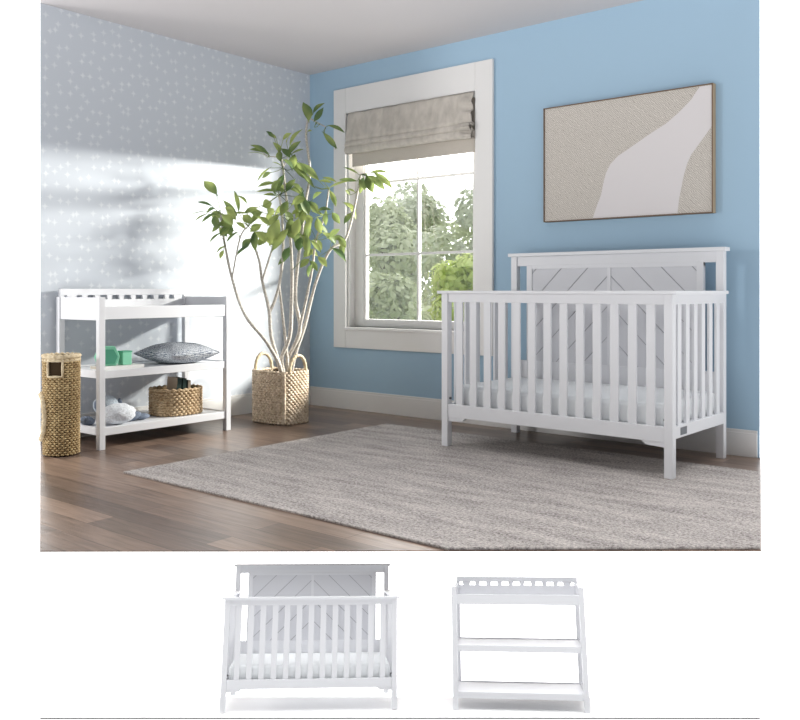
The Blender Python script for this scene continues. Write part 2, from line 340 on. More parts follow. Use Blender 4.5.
LEAVES = [
 (0.626,-0.626,2.141, 0.588,-0.649,2.293, 0.0863),
 (0.642,-0.612,2.199, 0.698,-0.536,2.290, 0.0518),
 (0.721,-0.549,2.126, 0.826,-0.462,2.069, 0.0431),
 (0.773,-0.633,2.051, 0.821,-0.549,1.936, 0.0510),
 (0.684,-0.634,2.097, 0.737,-0.646,2.132, 0.0343),
 (0.641,-0.835,1.933, 0.689,-0.747,2.073, 0.0588),
 (0.573,-0.905,1.994, 0.533,-0.952,2.048, 0.0335),
 (0.519,-0.808,1.900, 0.453,-0.815,1.998, 0.0597),
 (0.587,-0.852,1.986, 0.649,-0.815,2.040, 0.0421),
 (0.529,-0.903,1.873, 0.452,-1.028,1.950, 0.0505),
 (0.439,-0.850,1.888, 0.361,-0.977,1.909, 0.0342),
 (0.483,-0.746,1.824, 0.448,-0.820,1.855, 0.0345),
 (0.579,-0.938,1.802, 0.472,-0.981,1.695, 0.0584),
 (0.534,-0.725,1.908, 0.630,-0.680,1.947, 0.0344),
 (0.587,-0.756,1.785, 0.605,-0.744,1.906, 0.0682),
 (0.567,-0.718,1.870, 0.661,-0.681,1.723, 0.0687),
 (0.261,-1.155,1.597, 0.146,-1.186,1.708, 0.0755),
 (0.507,-0.817,1.701, 0.360,-0.883,1.677, 0.0341),
 (0.475,-0.768,1.643, 0.352,-0.886,1.642, 0.0517),
 (0.494,-0.776,1.620, 0.525,-0.708,1.717, 0.0859),
 (0.585,-0.745,1.680, 0.657,-0.736,1.612, 0.0769),
 (0.285,-1.208,1.515, 0.160,-1.257,1.554, 0.0249),
 (0.322,-1.288,1.479, 0.215,-1.358,1.453, 0.0205),
 (0.256,-1.132,1.501, 0.210,-1.157,1.432, 0.0673),
 (0.417,-1.253,1.456, 0.469,-1.193,1.382, 0.0733),
 (0.387,-1.204,1.399, 0.295,-1.233,1.340, 0.0411),
 (0.320,-1.132,1.393, 0.362,-1.122,1.315, 0.0669),
 (0.326,-1.021,1.448, 0.229,-1.084,1.577, 0.0424),
 (0.415,-1.122,1.465, 0.330,-1.149,1.516, 0.0414),
 (0.360,-0.968,1.542, 0.264,-0.996,1.617, 0.0425),
 (0.404,-0.903,1.530, 0.309,-0.961,1.489, 0.0427),
 (0.447,-0.914,1.527, 0.494,-0.862,1.556, 0.0763),
 (0.425,-1.023,1.387, 0.469,-0.924,1.496, 0.0503),
 (0.534,-0.925,1.248, 0.619,-0.910,1.433, 0.0923),
 (0.411,-0.965,1.307, 0.351,-1.014,1.229, 0.0592),
 (0.389,-1.073,1.351, 0.311,-1.124,1.268, 0.0334),
 (0.388,-1.205,1.221, 0.391,-1.241,1.151, 0.0329),
 (0.528,-1.057,1.346, 0.565,-0.990,1.272, 0.0743),
 (0.411,-0.881,1.360, 0.462,-0.814,1.254, 0.0684),
 (0.672,-0.808,1.311, 0.604,-0.801,1.441, 0.0756),
 (0.553,-0.694,1.450, 0.602,-0.653,1.515, 0.0690),
 (0.624,-0.933,1.590, 0.523,-0.972,1.601, 0.0415),
 (0.599,-0.709,1.211, 0.606,-0.687,1.319, 0.0685),
 (0.765,-0.704,1.488, 0.840,-0.611,1.504, 0.0506),
 (0.812,-0.622,1.307, 0.879,-0.570,1.370, 0.0508),
 (0.802,-0.592,1.245, 0.900,-0.530,1.138, 0.0596),
 (0.586,-0.617,1.236, 0.635,-0.544,1.187, 0.0521),
 (0.642,-0.561,1.186, 0.712,-0.530,1.106, 0.0521),
 (0.712,-0.631,1.467, 0.726,-0.605,1.340, 0.0598),
 (0.701,-0.797,1.450, 0.680,-0.825,1.310, 0.0671),
 (0.568,-0.609,1.491, 0.589,-0.559,1.428, 0.0609),
 (0.638,-0.547,1.520, 0.586,-0.617,1.576, 0.0522),
 (0.627,-0.637,1.278, 0.556,-0.658,1.366, 0.0603),
 (0.854,-0.267,1.792, 0.898,-0.239,1.652, 0.0705),
 (0.829,-0.228,1.798, 0.907,-0.114,1.684, 0.0621),
 (0.856,-0.247,1.801, 0.959,-0.129,1.805, 0.0353),
 (0.814,-0.288,1.786, 0.694,-0.343,1.849, 0.0309),
 (0.784,-0.298,1.655, 0.749,-0.358,1.681, 0.0265),
 (0.774,-0.684,1.706, 0.867,-0.638,1.689, 0.0338),
 (0.709,-0.678,1.670, 0.586,-0.726,1.817, 0.0425),
 (0.650,-0.835,1.688, 0.696,-0.764,1.621, 0.0755),
 (0.800,-0.620,1.654, 0.892,-0.481,1.717, 0.0339),
 (0.795,-0.594,1.657, 0.862,-0.592,1.525, 0.0426),
 (0.675,-0.763,1.608, 0.693,-0.692,1.471, 0.0675),
 (0.614,-0.665,1.657, 0.542,-0.674,1.502, 0.0688),
 (0.581,-0.789,1.577, 0.571,-0.847,1.461, 0.0595),
 (0.600,-0.826,1.418, 0.657,-0.784,1.291, 0.0675),
 (0.589,-0.570,1.412, 0.568,-0.630,1.280, 0.0698),
 (0.605,-0.859,1.738, 0.547,-0.863,1.623, 0.0588),
 (0.579,-0.957,1.633, 0.608,-0.871,1.702, 0.0582),
 (0.626,-0.803,1.538, 0.703,-0.731,1.588, 0.0675),
 (0.394,-1.015,1.361, 0.308,-1.033,1.420, 0.0421),
 (0.403,-1.259,1.314, 0.422,-1.198,1.364, 0.0408),
 (0.815,-0.310,1.761, 0.845,-0.257,1.676, 0.0528),
 (0.435,-0.903,1.408, 0.394,-0.978,1.349, 0.0595),
 (0.555,-0.954,1.315, 0.537,-1.029,1.244, 0.0584),
 (0.498,-0.995,1.455, 0.575,-0.953,1.384, 0.0501),
 (0.452,-0.785,1.514, 0.388,-0.824,1.429, 0.0603),
 (0.588,-0.834,1.503, 0.596,-0.765,1.408, 0.0675),
 (0.644,-0.829,1.248, 0.632,-0.875,1.135, 0.0588),
 (0.563,-0.625,1.403, 0.491,-0.626,1.261, 0.0695),
 (0.668,-0.577,1.430, 0.690,-0.496,1.303, 0.0605),
 (0.793,-0.643,1.349, 0.830,-0.560,1.267, 0.0593),
 (0.644,-0.604,1.314, 0.682,-0.551,1.229, 0.0605),
 (0.609,-0.600,1.171, 0.582,-0.674,1.098, 0.0520),
 (0.802,-0.571,1.495, 0.870,-0.561,1.407, 0.0512),
 (0.662,-0.671,1.581, 0.713,-0.623,1.482, 0.0599),
 (0.605,-0.734,1.736, 0.560,-0.789,1.635, 0.0597),
 (0.477,-0.847,1.778, 0.397,-0.869,1.740, 0.0426),
 (0.529,-0.760,1.869, 0.618,-0.747,1.777, 0.0686),
 (0.613,-0.885,1.930, 0.682,-0.865,1.856, 0.0586),
 (0.397,-1.195,1.488, 0.445,-1.146,1.420, 0.0576),
 (0.427,-1.166,1.379, 0.353,-1.211,1.311, 0.0576),
 (0.436,-1.086,1.466, 0.500,-1.051,1.396, 0.0581),
 (0.276,-1.184,1.510, 0.186,-1.200,1.472, 0.0501),
 (0.810,-0.240,1.784, 0.798,-0.270,1.649, 0.0533),
 (0.853,-0.266,1.785, 0.964,-0.236,1.698, 0.0529),
 (0.721,-0.317,1.569, 0.751,-0.262,1.460, 0.0444),
 (0.769,-0.326,1.514, 0.755,-0.397,1.422, 0.0441),
 (0.743,-0.447,1.332, 0.795,-0.418,1.245, 0.0523),
 (0.687,-0.774,1.291, 0.750,-0.738,1.199, 0.0505),
 (0.680,-0.649,1.582, 0.745,-0.614,1.637, 0.0513),
 (0.687,-0.645,2.134, 0.770,-0.624,2.234, 0.0436),
 (0.789,-0.660,2.059, 0.853,-0.571,1.938, 0.0431),
 (0.615,-0.638,2.075, 0.650,-0.619,2.082, 0.0345),
 (0.640,-0.859,1.868, 0.734,-0.808,1.977, 0.0498),
 (0.529,-0.845,2.010, 0.450,-0.859,2.047, 0.0339),
 (0.557,-0.834,1.838, 0.510,-0.811,1.929, 0.0504),
 (0.569,-0.795,1.967, 0.611,-0.802,2.027, 0.0361),
 (0.493,-0.877,1.904, 0.371,-0.964,1.935, 0.0432),
 (0.604,-0.710,1.858, 0.703,-0.600,1.722, 0.0582),
 (0.614,-0.940,1.591, 0.637,-0.929,1.685, 0.0706),
 (0.232,-1.213,1.475, 0.186,-1.297,1.416, 0.0334),
 (0.397,-1.283,1.465, 0.349,-1.363,1.395, 0.0325),
 (0.349,-1.253,1.454, 0.354,-1.257,1.368, 0.0558),
 (0.352,-1.235,1.399, 0.426,-1.156,1.375, 0.0629),
 (0.398,-1.225,1.337, 0.340,-1.292,1.260, 0.0348),
 (0.291,-1.173,1.382, 0.332,-1.133,1.310, 0.0567),
 (0.315,-1.011,1.475, 0.254,-1.004,1.650, 0.0361),
 (0.414,-1.159,1.412, 0.366,-1.220,1.414, 0.0351),
 (0.427,-1.015,1.472, 0.329,-1.091,1.467, 0.0357),
 (0.512,-0.955,1.480, 0.394,-1.005,1.490, 0.0356),
 (0.557,-0.956,1.463, 0.590,-0.932,1.505, 0.0638),
 (0.583,-0.948,1.199, 0.646,-0.847,1.371, 0.0778),
 (0.418,-1.005,1.248, 0.305,-1.035,1.174, 0.0500),
 (0.417,-1.205,1.243, 0.345,-1.237,1.188, 0.0328),
 (0.439,-0.971,1.367, 0.475,-0.999,1.209, 0.0573),
 (0.536,-0.723,1.478, 0.581,-0.637,1.511, 0.0585),
 (0.708,-0.766,1.163, 0.725,-0.695,1.222, 0.0572),
 (0.703,-0.481,1.316, 0.771,-0.411,1.313, 0.0445),
 (0.657,-0.651,1.156, 0.719,-0.631,1.072, 0.0437),
 (0.744,-0.720,1.455, 0.716,-0.746,1.312, 0.0501),
 (0.607,-0.595,1.511, 0.695,-0.559,1.474, 0.0517),
 (0.690,-0.630,1.518, 0.627,-0.710,1.548, 0.0437),
 (0.602,-0.675,1.248, 0.570,-0.642,1.331, 0.0512),
 (0.875,-0.230,1.817, 1.011,-0.146,1.683, 0.0526),
 (0.786,-0.270,1.743, 0.667,-0.364,1.753, 0.0355),
 (0.755,-0.328,1.636, 0.755,-0.384,1.670, 0.0353),
 (0.779,-0.655,1.737, 0.869,-0.591,1.699, 0.0339),
 (0.620,-0.555,1.671, 0.548,-0.642,1.806, 0.0370),
 (0.521,-0.736,1.665, 0.578,-0.630,1.614, 0.0658),
 (0.588,-0.644,1.604, 0.596,-0.675,1.398, 0.0588),
 (0.517,-0.712,1.575, 0.401,-0.752,1.482, 0.0514),
 (0.498,-0.706,1.447, 0.548,-0.728,1.289, 0.0589),
 (0.732,-0.761,1.341, 0.756,-0.768,1.176, 0.0571),
 (0.566,-0.804,1.767, 0.531,-0.843,1.642, 0.0505),
 (0.592,-0.945,1.632, 0.654,-0.876,1.622, 0.0495),
 (0.592,-0.700,1.499, 0.618,-0.662,1.577, 0.0584),
 (0.485,-0.936,1.346, 0.411,-0.990,1.286, 0.0501),
 (0.517,-0.808,1.480, 0.479,-0.895,1.391, 0.0508),
 (0.605,-0.777,1.197, 0.558,-0.863,1.114, 0.0505),
 (0.770,-0.659,1.357, 0.834,-0.572,1.257, 0.0504),
 (0.693,-0.687,1.299, 0.768,-0.646,1.202, 0.0506),
 (0.715,-0.673,1.138, 0.682,-0.689,1.029, 0.0434),
 (0.793,-0.618,1.514, 0.780,-0.610,1.395, 0.0433),
 (0.631,-0.892,1.851, 0.658,-0.811,1.789, 0.0567),
 (0.495,-1.072,1.477, 0.539,-1.001,1.428, 0.0492),
 (0.851,-0.259,1.800, 0.880,-0.245,1.667, 0.0450),
 (0.703,-0.364,1.590, 0.769,-0.276,1.529, 0.0376),
 (0.698,-0.360,1.305, 0.719,-0.376,1.177, 0.0451),
]
# ------------------------------------------------------------------ camera (fitted to the room's vanishing points)
FOC = 866.0
EYE = Vector((5.094, -5.014, .94))
R = Vector((.7714, .6363, 0)); F = Vector((-.6363, .7714, 0)); UP = Vector((0, 0, 1))
cam = bpy.data.cameras.new('camera'); cam.sensor_width = 36; cam.sensor_fit = 'HORIZONTAL'
cam.lens = FOC/800*36; cam.shift_y = -70/800; cam.clip_end = 200
co = bpy.data.objects.new('camera', cam); COL.objects.link(co)
co.location = EYE; co.rotation_euler = (PI/2, 0, math.radians(39.52))
scn.camera = co

# ------------------------------------------------------------------ room shell: a two-wall room set on a cut floor
H = 2.705
YL = -2.316; XR = 3.566
struct(MB().prism([(-.02, .02), (0, YL), (2.105, -3.432), (4.110, -1.769), (XR, .02)], -.005, 0).build('floor', M['floor']))
struct(MB().prism([(0, .15), (-.15, .15), (-.15, YL+.08), (0, YL)], -.005, H).build('wall_left', M['paper']))
struct(MB().prism([(-.15, .15), (-.15, YL+.08), (0, YL), (1.262, -2.99), (3.835, -.867), (XR-.046, .15)], H, H+.1).build('ceiling', M['ceiling']))
WX0, WX1, WZ0, WZ1 = .42, 1.655, .65, 2.33          # the window opening
wb = MB()
wb.box(0, WX0, 0, .15, -.005, H); wb.box(WX0, WX1, 0, .15, -.005, WZ0); wb.box(WX0, WX1, 0, .15, WZ1, H)
wb.prism([(WX1, 0), (XR, 0), (XR-.046, .15), (WX1, .15)], -.005, H)
struct(wb.build('wall_back', M['blue']))
bb = MB(); bb.box(.016, XR-.012, -.014, 0, 0, .135, .003); bb.box(.016, XR-.012, -.010, 0, .135, .152, .003)
struct(bb.build('baseboard_back', M['trim']))
bb = MB(); bb.box(0, .014, YL+.01, -.002, 0, .135, .003); bb.box(0, .010, YL+.01, -.002, .135, .152, .003)
struct(bb.build('baseboard_left', M['trim']))

# window
win = struct(empty('window_1', (WX0, 0, WZ0)))
def wpart(mb, name, mat, parent=None):
    o = mb.build(name, mat, parent or win)
    if parent is None or parent is win: o.location = (-WX0, 0, -WZ0)
    return o
c = MB()
c.box(.29, WX0, -.024, 0, .485, 2.53, .004); c.box(WX1, 1.80, -.024, 0, .485, 2.53, .004)
c.box(WX0, WX1, -.024, 0, WZ1, 2.53, .003); c.box(WX0, WX1, -.022, 0, .485, WZ0-.02, .003)
wpart(c, 'window_casing', M['trim'])
c = MB(); c.box(WX0-.01, WX1+.01, -.034, .15, WZ0-.024, WZ0, .004); wpart(c, 'window_sill', M['trim'])
c = MB(); c.box(WX0, WX0+.016, 0, .15, WZ0, WZ1); c.box(WX1-.016, WX1, 0, .15, WZ0, WZ1); c.box(WX0, WX1, 0, .15, WZ1-.016, WZ1)
wpart(c, 'window_jamb', M['trim'])
GX0, GX1, GZ0, GZ1 = .545, 1.572, .712, 2.27
c = MB()
c.box(WX0+.016, GX0-.02, .07, .12, WZ0, WZ1-.016, .003); c.box(GX0-.026, GX0, .08, .115, GZ0-.02, GZ1, .003)
c.box(GX1, WX1-.016, .07, .12, WZ0, WZ1-.016, .003)
c.box(GX0-.02, GX1, .07, .12, WZ0, GZ0, .003); c.box(GX0-.02, GX1, .07, .12, GZ1, WZ1-.016, .003)
sash = wpart(c, 'window_sash', M['trim'])
c = MB(); c.box(1.051, 1.071, .086, .112, GZ0, GZ1, .002)
for z in (1.215, 1.778): c.box(GX0, GX1, .088, .110, z-.009, z+.009, .002)
c.build('muntin_bars', M['trim'], sash)
MB().box(GX0, GX1, .098, .102, GZ0, GZ1).build('glass_pane', M['glass'], sash)

# ------------------------------------------------------------------ roman shade
rs = empty('roman_shade', (1.04, -.02, 1.9))
tag(rs, 'grey linen roman shade with gathered folds, pulled halfway up in the window', 'window shade')
def shade_sheet(profile, x0, x1, nx, wob, jag=0):
    fr, bk = [], []
    rows = []
    for i, (y, z) in enumerate(profile):
        row = []
        for k in range(nx+1):
            u = k/nx; x = x0+(x1-x0)*u
            edge = math.exp(-((u-1)/.07)**2)
            w = wob*noise.noise(Vector((x*9, z*3.0, 1.3)))+wob*.6*noise.noise(Vector((x*22, z*2, 4)))
            w += edge*jag*math.sin(z*120+i)
            row.append((x-1.04, y+.02+w, z-1.9-.3*abs(w)+edge*jag*.5*math.sin(i*1.7)))
        rows.append(row)
    return rows
prof = [(-.034, 2.325), (-.042, 2.27), (-.050, 2.21), (-.060, 2.15), (-.068, 2.12), (-.058, 2.095), (-.036, 2.105),
        (-.050, 2.115), (-.072, 2.09), (-.078, 2.07), (-.064, 2.055), (-.040, 2.062), (-.056, 2.070), (-.078, 2.045),
        (-.080, 2.025), (-.066, 2.008), (-.036, 2.005), (-.012, 2.02)]
def fine(p, k=3):
    o = []
    for a, b in zip(p, p[1:]):
        for j in range(k): o.append((a[0]+(b[0]-a[0])*j/k, a[1]+(b[1]-a[1])*j/k))
    return o+[p[-1]]
rows = shade_sheet(fine(prof), .455, 1.645, 110, .015, .016)
m_ = MB().grid(rows)
o = m_.build('gathered_fabric', M['blind'], rs)
sd = o.modifiers.new('thickness', 'SOLIDIFY'); sd.thickness = .003
rows = shade_sheet(fine([(-.016, 2.06), (-.014, 2.0), (-.012, 1.95), (-.012, 1.905)], 4), .545-.06, 1.648, 60, .0015)
o = MB().grid(rows).build('flat_fabric', M['blind_flat'], rs)
sd = o.modifiers.new('thickness', 'SOLIDIFY'); sd.thickness = .003
MB().box(.427-1.04, 1.65-1.04, .030, .033, 2.02-1.9, 2.326-1.9).build('added_backing', M['blind_flat'], rs)  # added sheet behind the folds, blocks light leaking past their end
MB().box(.44-1.04, 1.648-1.04, .012, .04, 2.29-1.9, 2.327-1.9, .003).build('head_rail', M['trim'], rs)

# ------------------------------------------------------------------ wall art
art = empty('wall_art', (2.755, 0, 1.75))
tag(art, 'large framed abstract canvas in beige and pale grey on the blue wall', 'wall art')
ax0, ax1, az0, az1 = 2.210-2.755, 3.318-2.755, 1.383-1.75, 2.128-1.75
c = MB()
c.box(ax0, ax0+.006, -.045, 0, az0, az1, .002); c.box(ax1-.006, ax1, -.045, 0, az0, az1, .002, mat=0)
c.box(ax0, ax1, -.045, 0, az1-.006, az1, .002); c.box(ax0, ax1, -.045, 0, az0, az0+.006, .002)
c.box(ax1, ax1+.002, -.043, -.001, az0, az1, 0, mat=1)
c.build('frame', [M['art_frame'], M['art_side']], art)
MB().box(ax0+.005, ax1-.005, -.036, -.004, az0+.005, az1-.005).build('canvas', M['canvas'], art)
left = [(2.561, 1.392), (2.590, 1.47), (2.618, 1.533), (2.632, 1.60), (2.650, 1.665), (2.68, 1.72), (2.73, 1.765), (2.83, 1.82), (2.949, 1.885), (3.04, 1.93), (3.116, 1.985), (3.19, 2.05), (3.24, 2.1185)]
right = [(3.309, 2.1185), (3.309, 1.882), (3.27, 1.83), (3.226, 1.775), (3.19, 1.73), (3.166, 1.68), (3.145, 1.61), (3.134, 1.556), (3.118, 1.478), (3.108, 1.392)]
MB().prism([(x-2.755, z-1.75) for x, z in left+right], -.0375, -.0355, axis='y').build('painted_swath', M['pale_paint'], art)

# ------------------------------------------------------------------ crib
CL, CD = 1.43, .775
def make_crib():
    root = empty('crib', (0, 0, 0))
    W = M['white']
    hx, hy = CL/2, CD/2
    p = .044; kx = .700      # the back posts stand a little inside the front ones
    for sx in (-1, 1):
        x = sx*(hx-p/2)
        MB().box(x-p/2, x+p/2, -hy, -hy+p, RUG_T, .918, .003).build('leg', W, root)
        xb = sx*(kx-p/2)
        MB().box(xb-p/2, xb+p/2, hy-p, hy, 0, 1.158, .003).build('leg', W, root)
    # front side
    c = MB()
    c.box(-hx+p, hx-p, -hy+.006, -hy+.036, .185, .262, .003)
    for sx in (-1, 1):
        a, b = sx*(hx-p), sx*(hx-p-.13)
        c.prism([(a, .19), (b, .19), (a-sx*.10, .166), (a, .160)], -hy+.010, -hy+.032, axis='y')
    fs = c.build('front_side', W, root)
    MB().box(-hx+p, hx-p, -hy+.008, -hy+.034, .868, .918, .002).build('top_rail', W, fs)
    MB().box(-hx-.022, hx+.022, -hy-.018, -hy+p+.010, .918, .936, .004).build('top_cap', W, fs)
    n = 13; wS = .046; gap = (CL-2*p-n*wS)/(n+1)
    for k in range(n):
        x = -hx+p+gap+k*(wS+gap)
        MB().box(x, x+wS, -hy+.014, -hy+.028, .258, .872, .002).build('slat', W, fs)
    # end sides
    for sx in (-1, 1):
        x0 = sx*(hx-p/2)
        c = MB()
        c.box(x0-.015, x0+.015, -hy+p, hy-p, .200, .262, .003)
        es = c.build('end_side', W, root)
        MB().box(x0-.013, x0+.013, -hy+p, hy-p, .868, .918, .002).build('top_rail', W, es)
        MB().box(x0-.036, x0+.036, -hy+p+.010, hy-p, .918, .936, .004).build('top_cap', W, es)
        n = 6; g2 = (CD-2*p-n*wS)/(n+1)
        for k in range(n):
            y = -hy+p+g2+k*(wS+g2)
            MB().box(x0-.007, x0+.007, y, y+wS, .258, .872, .002).build('slat', W, es)
        if sx > 0:
            MB().box(x0+.0152, x0+.0162, -hy+.115, -hy+.195, .212, .250).build('safety_label', M['plate'], es)
    # headboard: top rail, two-panel chevron board hung between open slots, low rail
    c = MB()
    c.box(-kx+p, kx-p, hy-.036, hy-.008, 1.096, 1.158, .003)
    c.box(-kx+p, kx-p, hy-.034, hy-.010, .185, .48, .003)
    for sx in (-1, 1):
        x = sx*(kx-p-.072-.02)
        c.box(x-.02, x+.02, hy-.038, hy-.008, .47, 1.10, .002)
    c.box(-.012, .012, hy-.0355, hy-.012, .475, 1.085, .001)
    c.box(-kx+p+.072, kx-p-.072, hy-.037, hy-.010, 1.076, 1.10, .001)
    hb = c.build('headboard', W, root)
    MB().box(-kx-.015, kx+.015, hy-p-.016, hy+.014, 1.158, 1.180, .004).build('top_cap', W, hb)
    # chevron boards: each board a bevelled strip, clipped to its panel
    for sx in (-1, 1):
        a = .012; b = kx-p-.072-.04
        z0, z1 = .47, 1.078
        t = MB()
        t.box(min(sx*a, sx*b), max(sx*a, sx*b), hy-.026, hy-.014, z0, z1, mat=1)
        step = .185; g = .007
        for k in range(-6, 8):
            # strip between parallel 45 degree lines; z - z0 = (b - x) + k*step  (Lambda chevron)
            lo = k*step+g/2; hi = (k+1)*step-g/2
            poly = clip_strip(a, b, z0, z1, lo, hi)
            if len(poly) >= 3:
                t.prism([(sx*x, z) for x, z in poly], hy-.031, hy-.025, axis='y')
        t.build('chevron_panel', [M['panel'], M['groove']], hb)
    # mattress support and hardware
    MB().box(-hx+.03, hx-.03, -hy+.040, hy-.042, .212, .236, .002).build('mattress_support', W, root)
    for sx in (-1, 1):
        for z in (.235, .295):
            MB().tube([(sx*(hx-p+.004), -hy+.024, z), (sx*(hx-p-.010), -hy+.024, z)], .007, 10).build('bolt', M['metal'], root)
    return root
def clip_strip(a, b, z0, z1, lo, hi):
    """rectangle [a,b]x[z0,z1] clipped to lo <= (z-z0)+(x-a) <= hi"""
    poly = [(a, z0), (b, z0), (b, z1), (a, z1)]
    def cut(poly, sgn, lim):
        out = []
        for i, p in enumerate(poly):
            q = poly[(i+1) % len(poly)]
            fp = sgn*((p[1]-z0)+(p[0]-a)-lim); fq = sgn*((q[1]-z0)+(q[0]-a)-lim)
            if fp >= 0: out.append(p)
            if fp*fq < 0:
                t = fp/(fp-fq); out.append((p[0]+(q[0]-p[0])*t, p[1]+(q[1]-p[1])*t))
        return out
    return cut(cut(poly, 1, lo), -1, hi)
def make_mattress():
    c = MB(); c.box(-CL/2+.055, CL/2-.055, -CD/2+.046, CD/2-.048, .237, .372, .028)
    o = c.build('crib_mattress', M['mattress'])
    for f in o.data.polygons: f.use_smooth = True
    return o

RUG_T = .010
crib = make_crib()
crib.location = (2.713, -.488, 0); crib.rotation_euler = (0, 0, -.016)
tag(crib, 'white slatted crib with chevron headboard on the rug under the art', 'crib', 'white chevron cribs')
matt = make_mattress(); matt.location = crib.location; matt.rotation_euler = crib.rotation_euler
tag(matt, 'white mattress inside the crib that stands on the rug', 'mattress', 'crib mattresses')

# ------------------------------------------------------------------ changing table
TL, TD = .975, .49
def make_table():
    root = empty('changing_table', (0, 0, 0)); W = M['white']
    hx, hy = TL/2, TD/2; p = .038
    for sx in (-1, 1):
        x = sx*(hx-p/2)
        MB().box(x-p/2, x+p/2, -hy, -hy+p, 0, .898, .003).build('leg', W, root)
        MB().box(x-p/2, x+p/2, hy-p, hy, 0, .898, .003).build('leg', W, root)
        MB().box(x-.010, x+.010, -hy+p-.004, hy-p+.004, .760, .896, .003).build('side_rail', W, root)
    c = MB(); c.box(-hx+p-.004, hx-p+.004, -hy+.006, -hy+.026, .766, .842, .003)
    c.box(-hx+.03, hx-.03, -hy+.026, hy-.02, .772, .790, .002)
    c.build('tray', W, root)
    # back rail with a row of slot cut-outs
    c = MB()
    y0, y1 = hy-.028, hy-.008
    c.box(-hx+p-.004, hx-p+.004, y0, y1, .766, .880, .002)
    c.box(-hx+.012, hx-.012, y0-.003, y1+.003, .908, .948, .003)
    n = 9; pit = .088
    xs = [(-n/2+k+.5)*pit for k in range(n)]
    for k in range(n+1):
        xm = (-n/2+k)*pit
        w0 = .018 if 0 < k < n else .03
        c.prism([(xm-w0*.8, .878), (xm+w0*.8, .878), (xm+w0*1.15, .912), (xm-w0*1.15, .912)], y0, y1, axis='y')
    for sx in (-1, 1): c.prism([(sx*(n/2*pit+.06), .878), (sx*(hx-.012), .878), (sx*(hx-.012), .912), (sx*(n/2*pit+.05), .912)], y0, y1, axis='y')
    c.build('back_rail', W, root)
    for z in (.082, .418):
        c = MB()
        c.box(-hx+.012, hx-.012, -hy+p*.6, hy-p*.6, z+.006, z+.022, .001)
        c.box(-hx+p-.002, hx-p+.002, -hy+.008, -hy+.026, z, z+.047, .003)
        c.box(-hx+p-.002, hx-p+.002, hy-.026, hy-.008, z, z+.047, .003)
        for sx in (-1, 1):
            x = sx*(hx-p/2); c.box(x-.008, x+.008, -hy+p-.002, hy-p+.002, z, z+.047, .003)
        c.box(-hx+p-.01, hx-p+.01, -hy+.02, hy-.02, z+.022, z+.040, .001)
        c.build('shelf', W, root)
    return root
table = make_table()
table.location = (.03+TD/2, -2.228+TL/2, 0); table.rotation_euler = (0, 0, PI/2)
tag(table, 'white open changing table with two shelves against the patterned wall', 'changing table', 'white changing tables')
SH0, SH1 = .122, .458

# ------------------------------------------------------------------ woven work
def loop_pts(rx, ry, ex, n, ph=0):
    o = []
    for k in range(n):
        a = 2*PI*k/n+ph; ca, sa = math.cos(a), math.sin(a)
        o.append((math.copysign(abs(ca)**(2/ex), ca)*rx, math.copysign(abs(sa)**(2/ex), sa)*ry, a))
    return o
def even_loop(rx, ry, ex, n):
    P = [Vector((x, y, 0)) for x, y, a in loop_pts(rx, ry, ex, 400)]
    P.append(P[0]); L = [0]
    for a, b in zip(P, P[1:]): L.append(L[-1]+(b-a).length)
    o = []; j = 0
    for k in range(n):
        s = L[-1]*k/n
        while L[j+1] < s: j += 1
        t = (s-L[j])/(L[j+1]-L[j]+1e-9); o.append(P[j].lerp(P[j+1], t))
    return o
def woven_rows(mb, rx, ry, ex, z0, z1, rows, amp, tr, waves, taper=1.0, hole=None, n=None):
    n = n or waves*6
    for r in range(rows):
        f = r/(rows-1); z = z0+(z1-z0)*f
        s = 1+(taper-1)*f
        P = even_loop(rx*s, ry*s, ex, n); pts = []; rad = []
        for k, q in enumerate(P):
            w = math.sin(2*PI*k/n*waves+(PI if r % 2 else 0))
            d = q.normalized()
            pts.append((q.x+d.x*amp*w, q.y+d.y*amp*w, z+.3*amp*math.cos(2*PI*k/n*waves*1.0)))
            rad.append(tr*(1+.18*w))
        if hole and hole[2] < z < hole[3]:
            keep = [k for k in range(n) if not (hole[0] < k/n*360 < hole[1])]
            # start right after the hole so that the run is unbroken
            st = max(keep_i for keep_i in range(n) if hole[0] < keep_i/n*360 < hole[1])+1
            seq = [(st+i) % n for i in range(len(keep))]
            mb.tube([pts[k] for k in seq], [rad[k] for k in seq], 6)
        else:
            mb.tube(pts, rad, 6, closed=True)
def rope(mb, pts, r, n=7, twist=70):
    """smooth, slightly lumpy rope"""
    P = [Vector(p) for p in pts]; o = []
    for a, b in zip(P, P[1:]):
        k = max(2, int((b-a).length/.008))
        for i in range(k): o.append(a.lerp(b, i/k))
    o.append(P[-1])
    mb.tube(o, [r*(1+.12*math.sin(i*1.6)) for i in range(len(o))], n)

# plant basket (rounded rectangle, rope handles)
PB = (.500, -.788)
pb = empty('plant_basket', (PB[0], PB[1], 0))
tag(pb, 'tan braided seagrass basket with two rope handles holding the tall plant', 'basket')
brx, bry, bh = .180, .130, .375
mb = MB(); woven_rows(mb, brx, bry, 4.6, .012, bh-.012, 22, .004, .0105, 34)
mb.build('woven_body', M['pot_straw'], pb)
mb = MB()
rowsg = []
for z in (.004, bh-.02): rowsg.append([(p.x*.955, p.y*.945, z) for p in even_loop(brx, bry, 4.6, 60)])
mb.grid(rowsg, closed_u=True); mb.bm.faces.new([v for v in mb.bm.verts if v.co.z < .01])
mb.build('added_backing', M['basket_shade'], pb)
mb = MB()
cx_, cy_ = brx*.905, -bry*.885
rope(mb, [(cx_, cy_-.0, .012), (cx_+.004, cy_-.004, .2), (cx_, cy_, bh-.01)], .014)
mb.build('corner_braid', M['pot_straw'], pb)
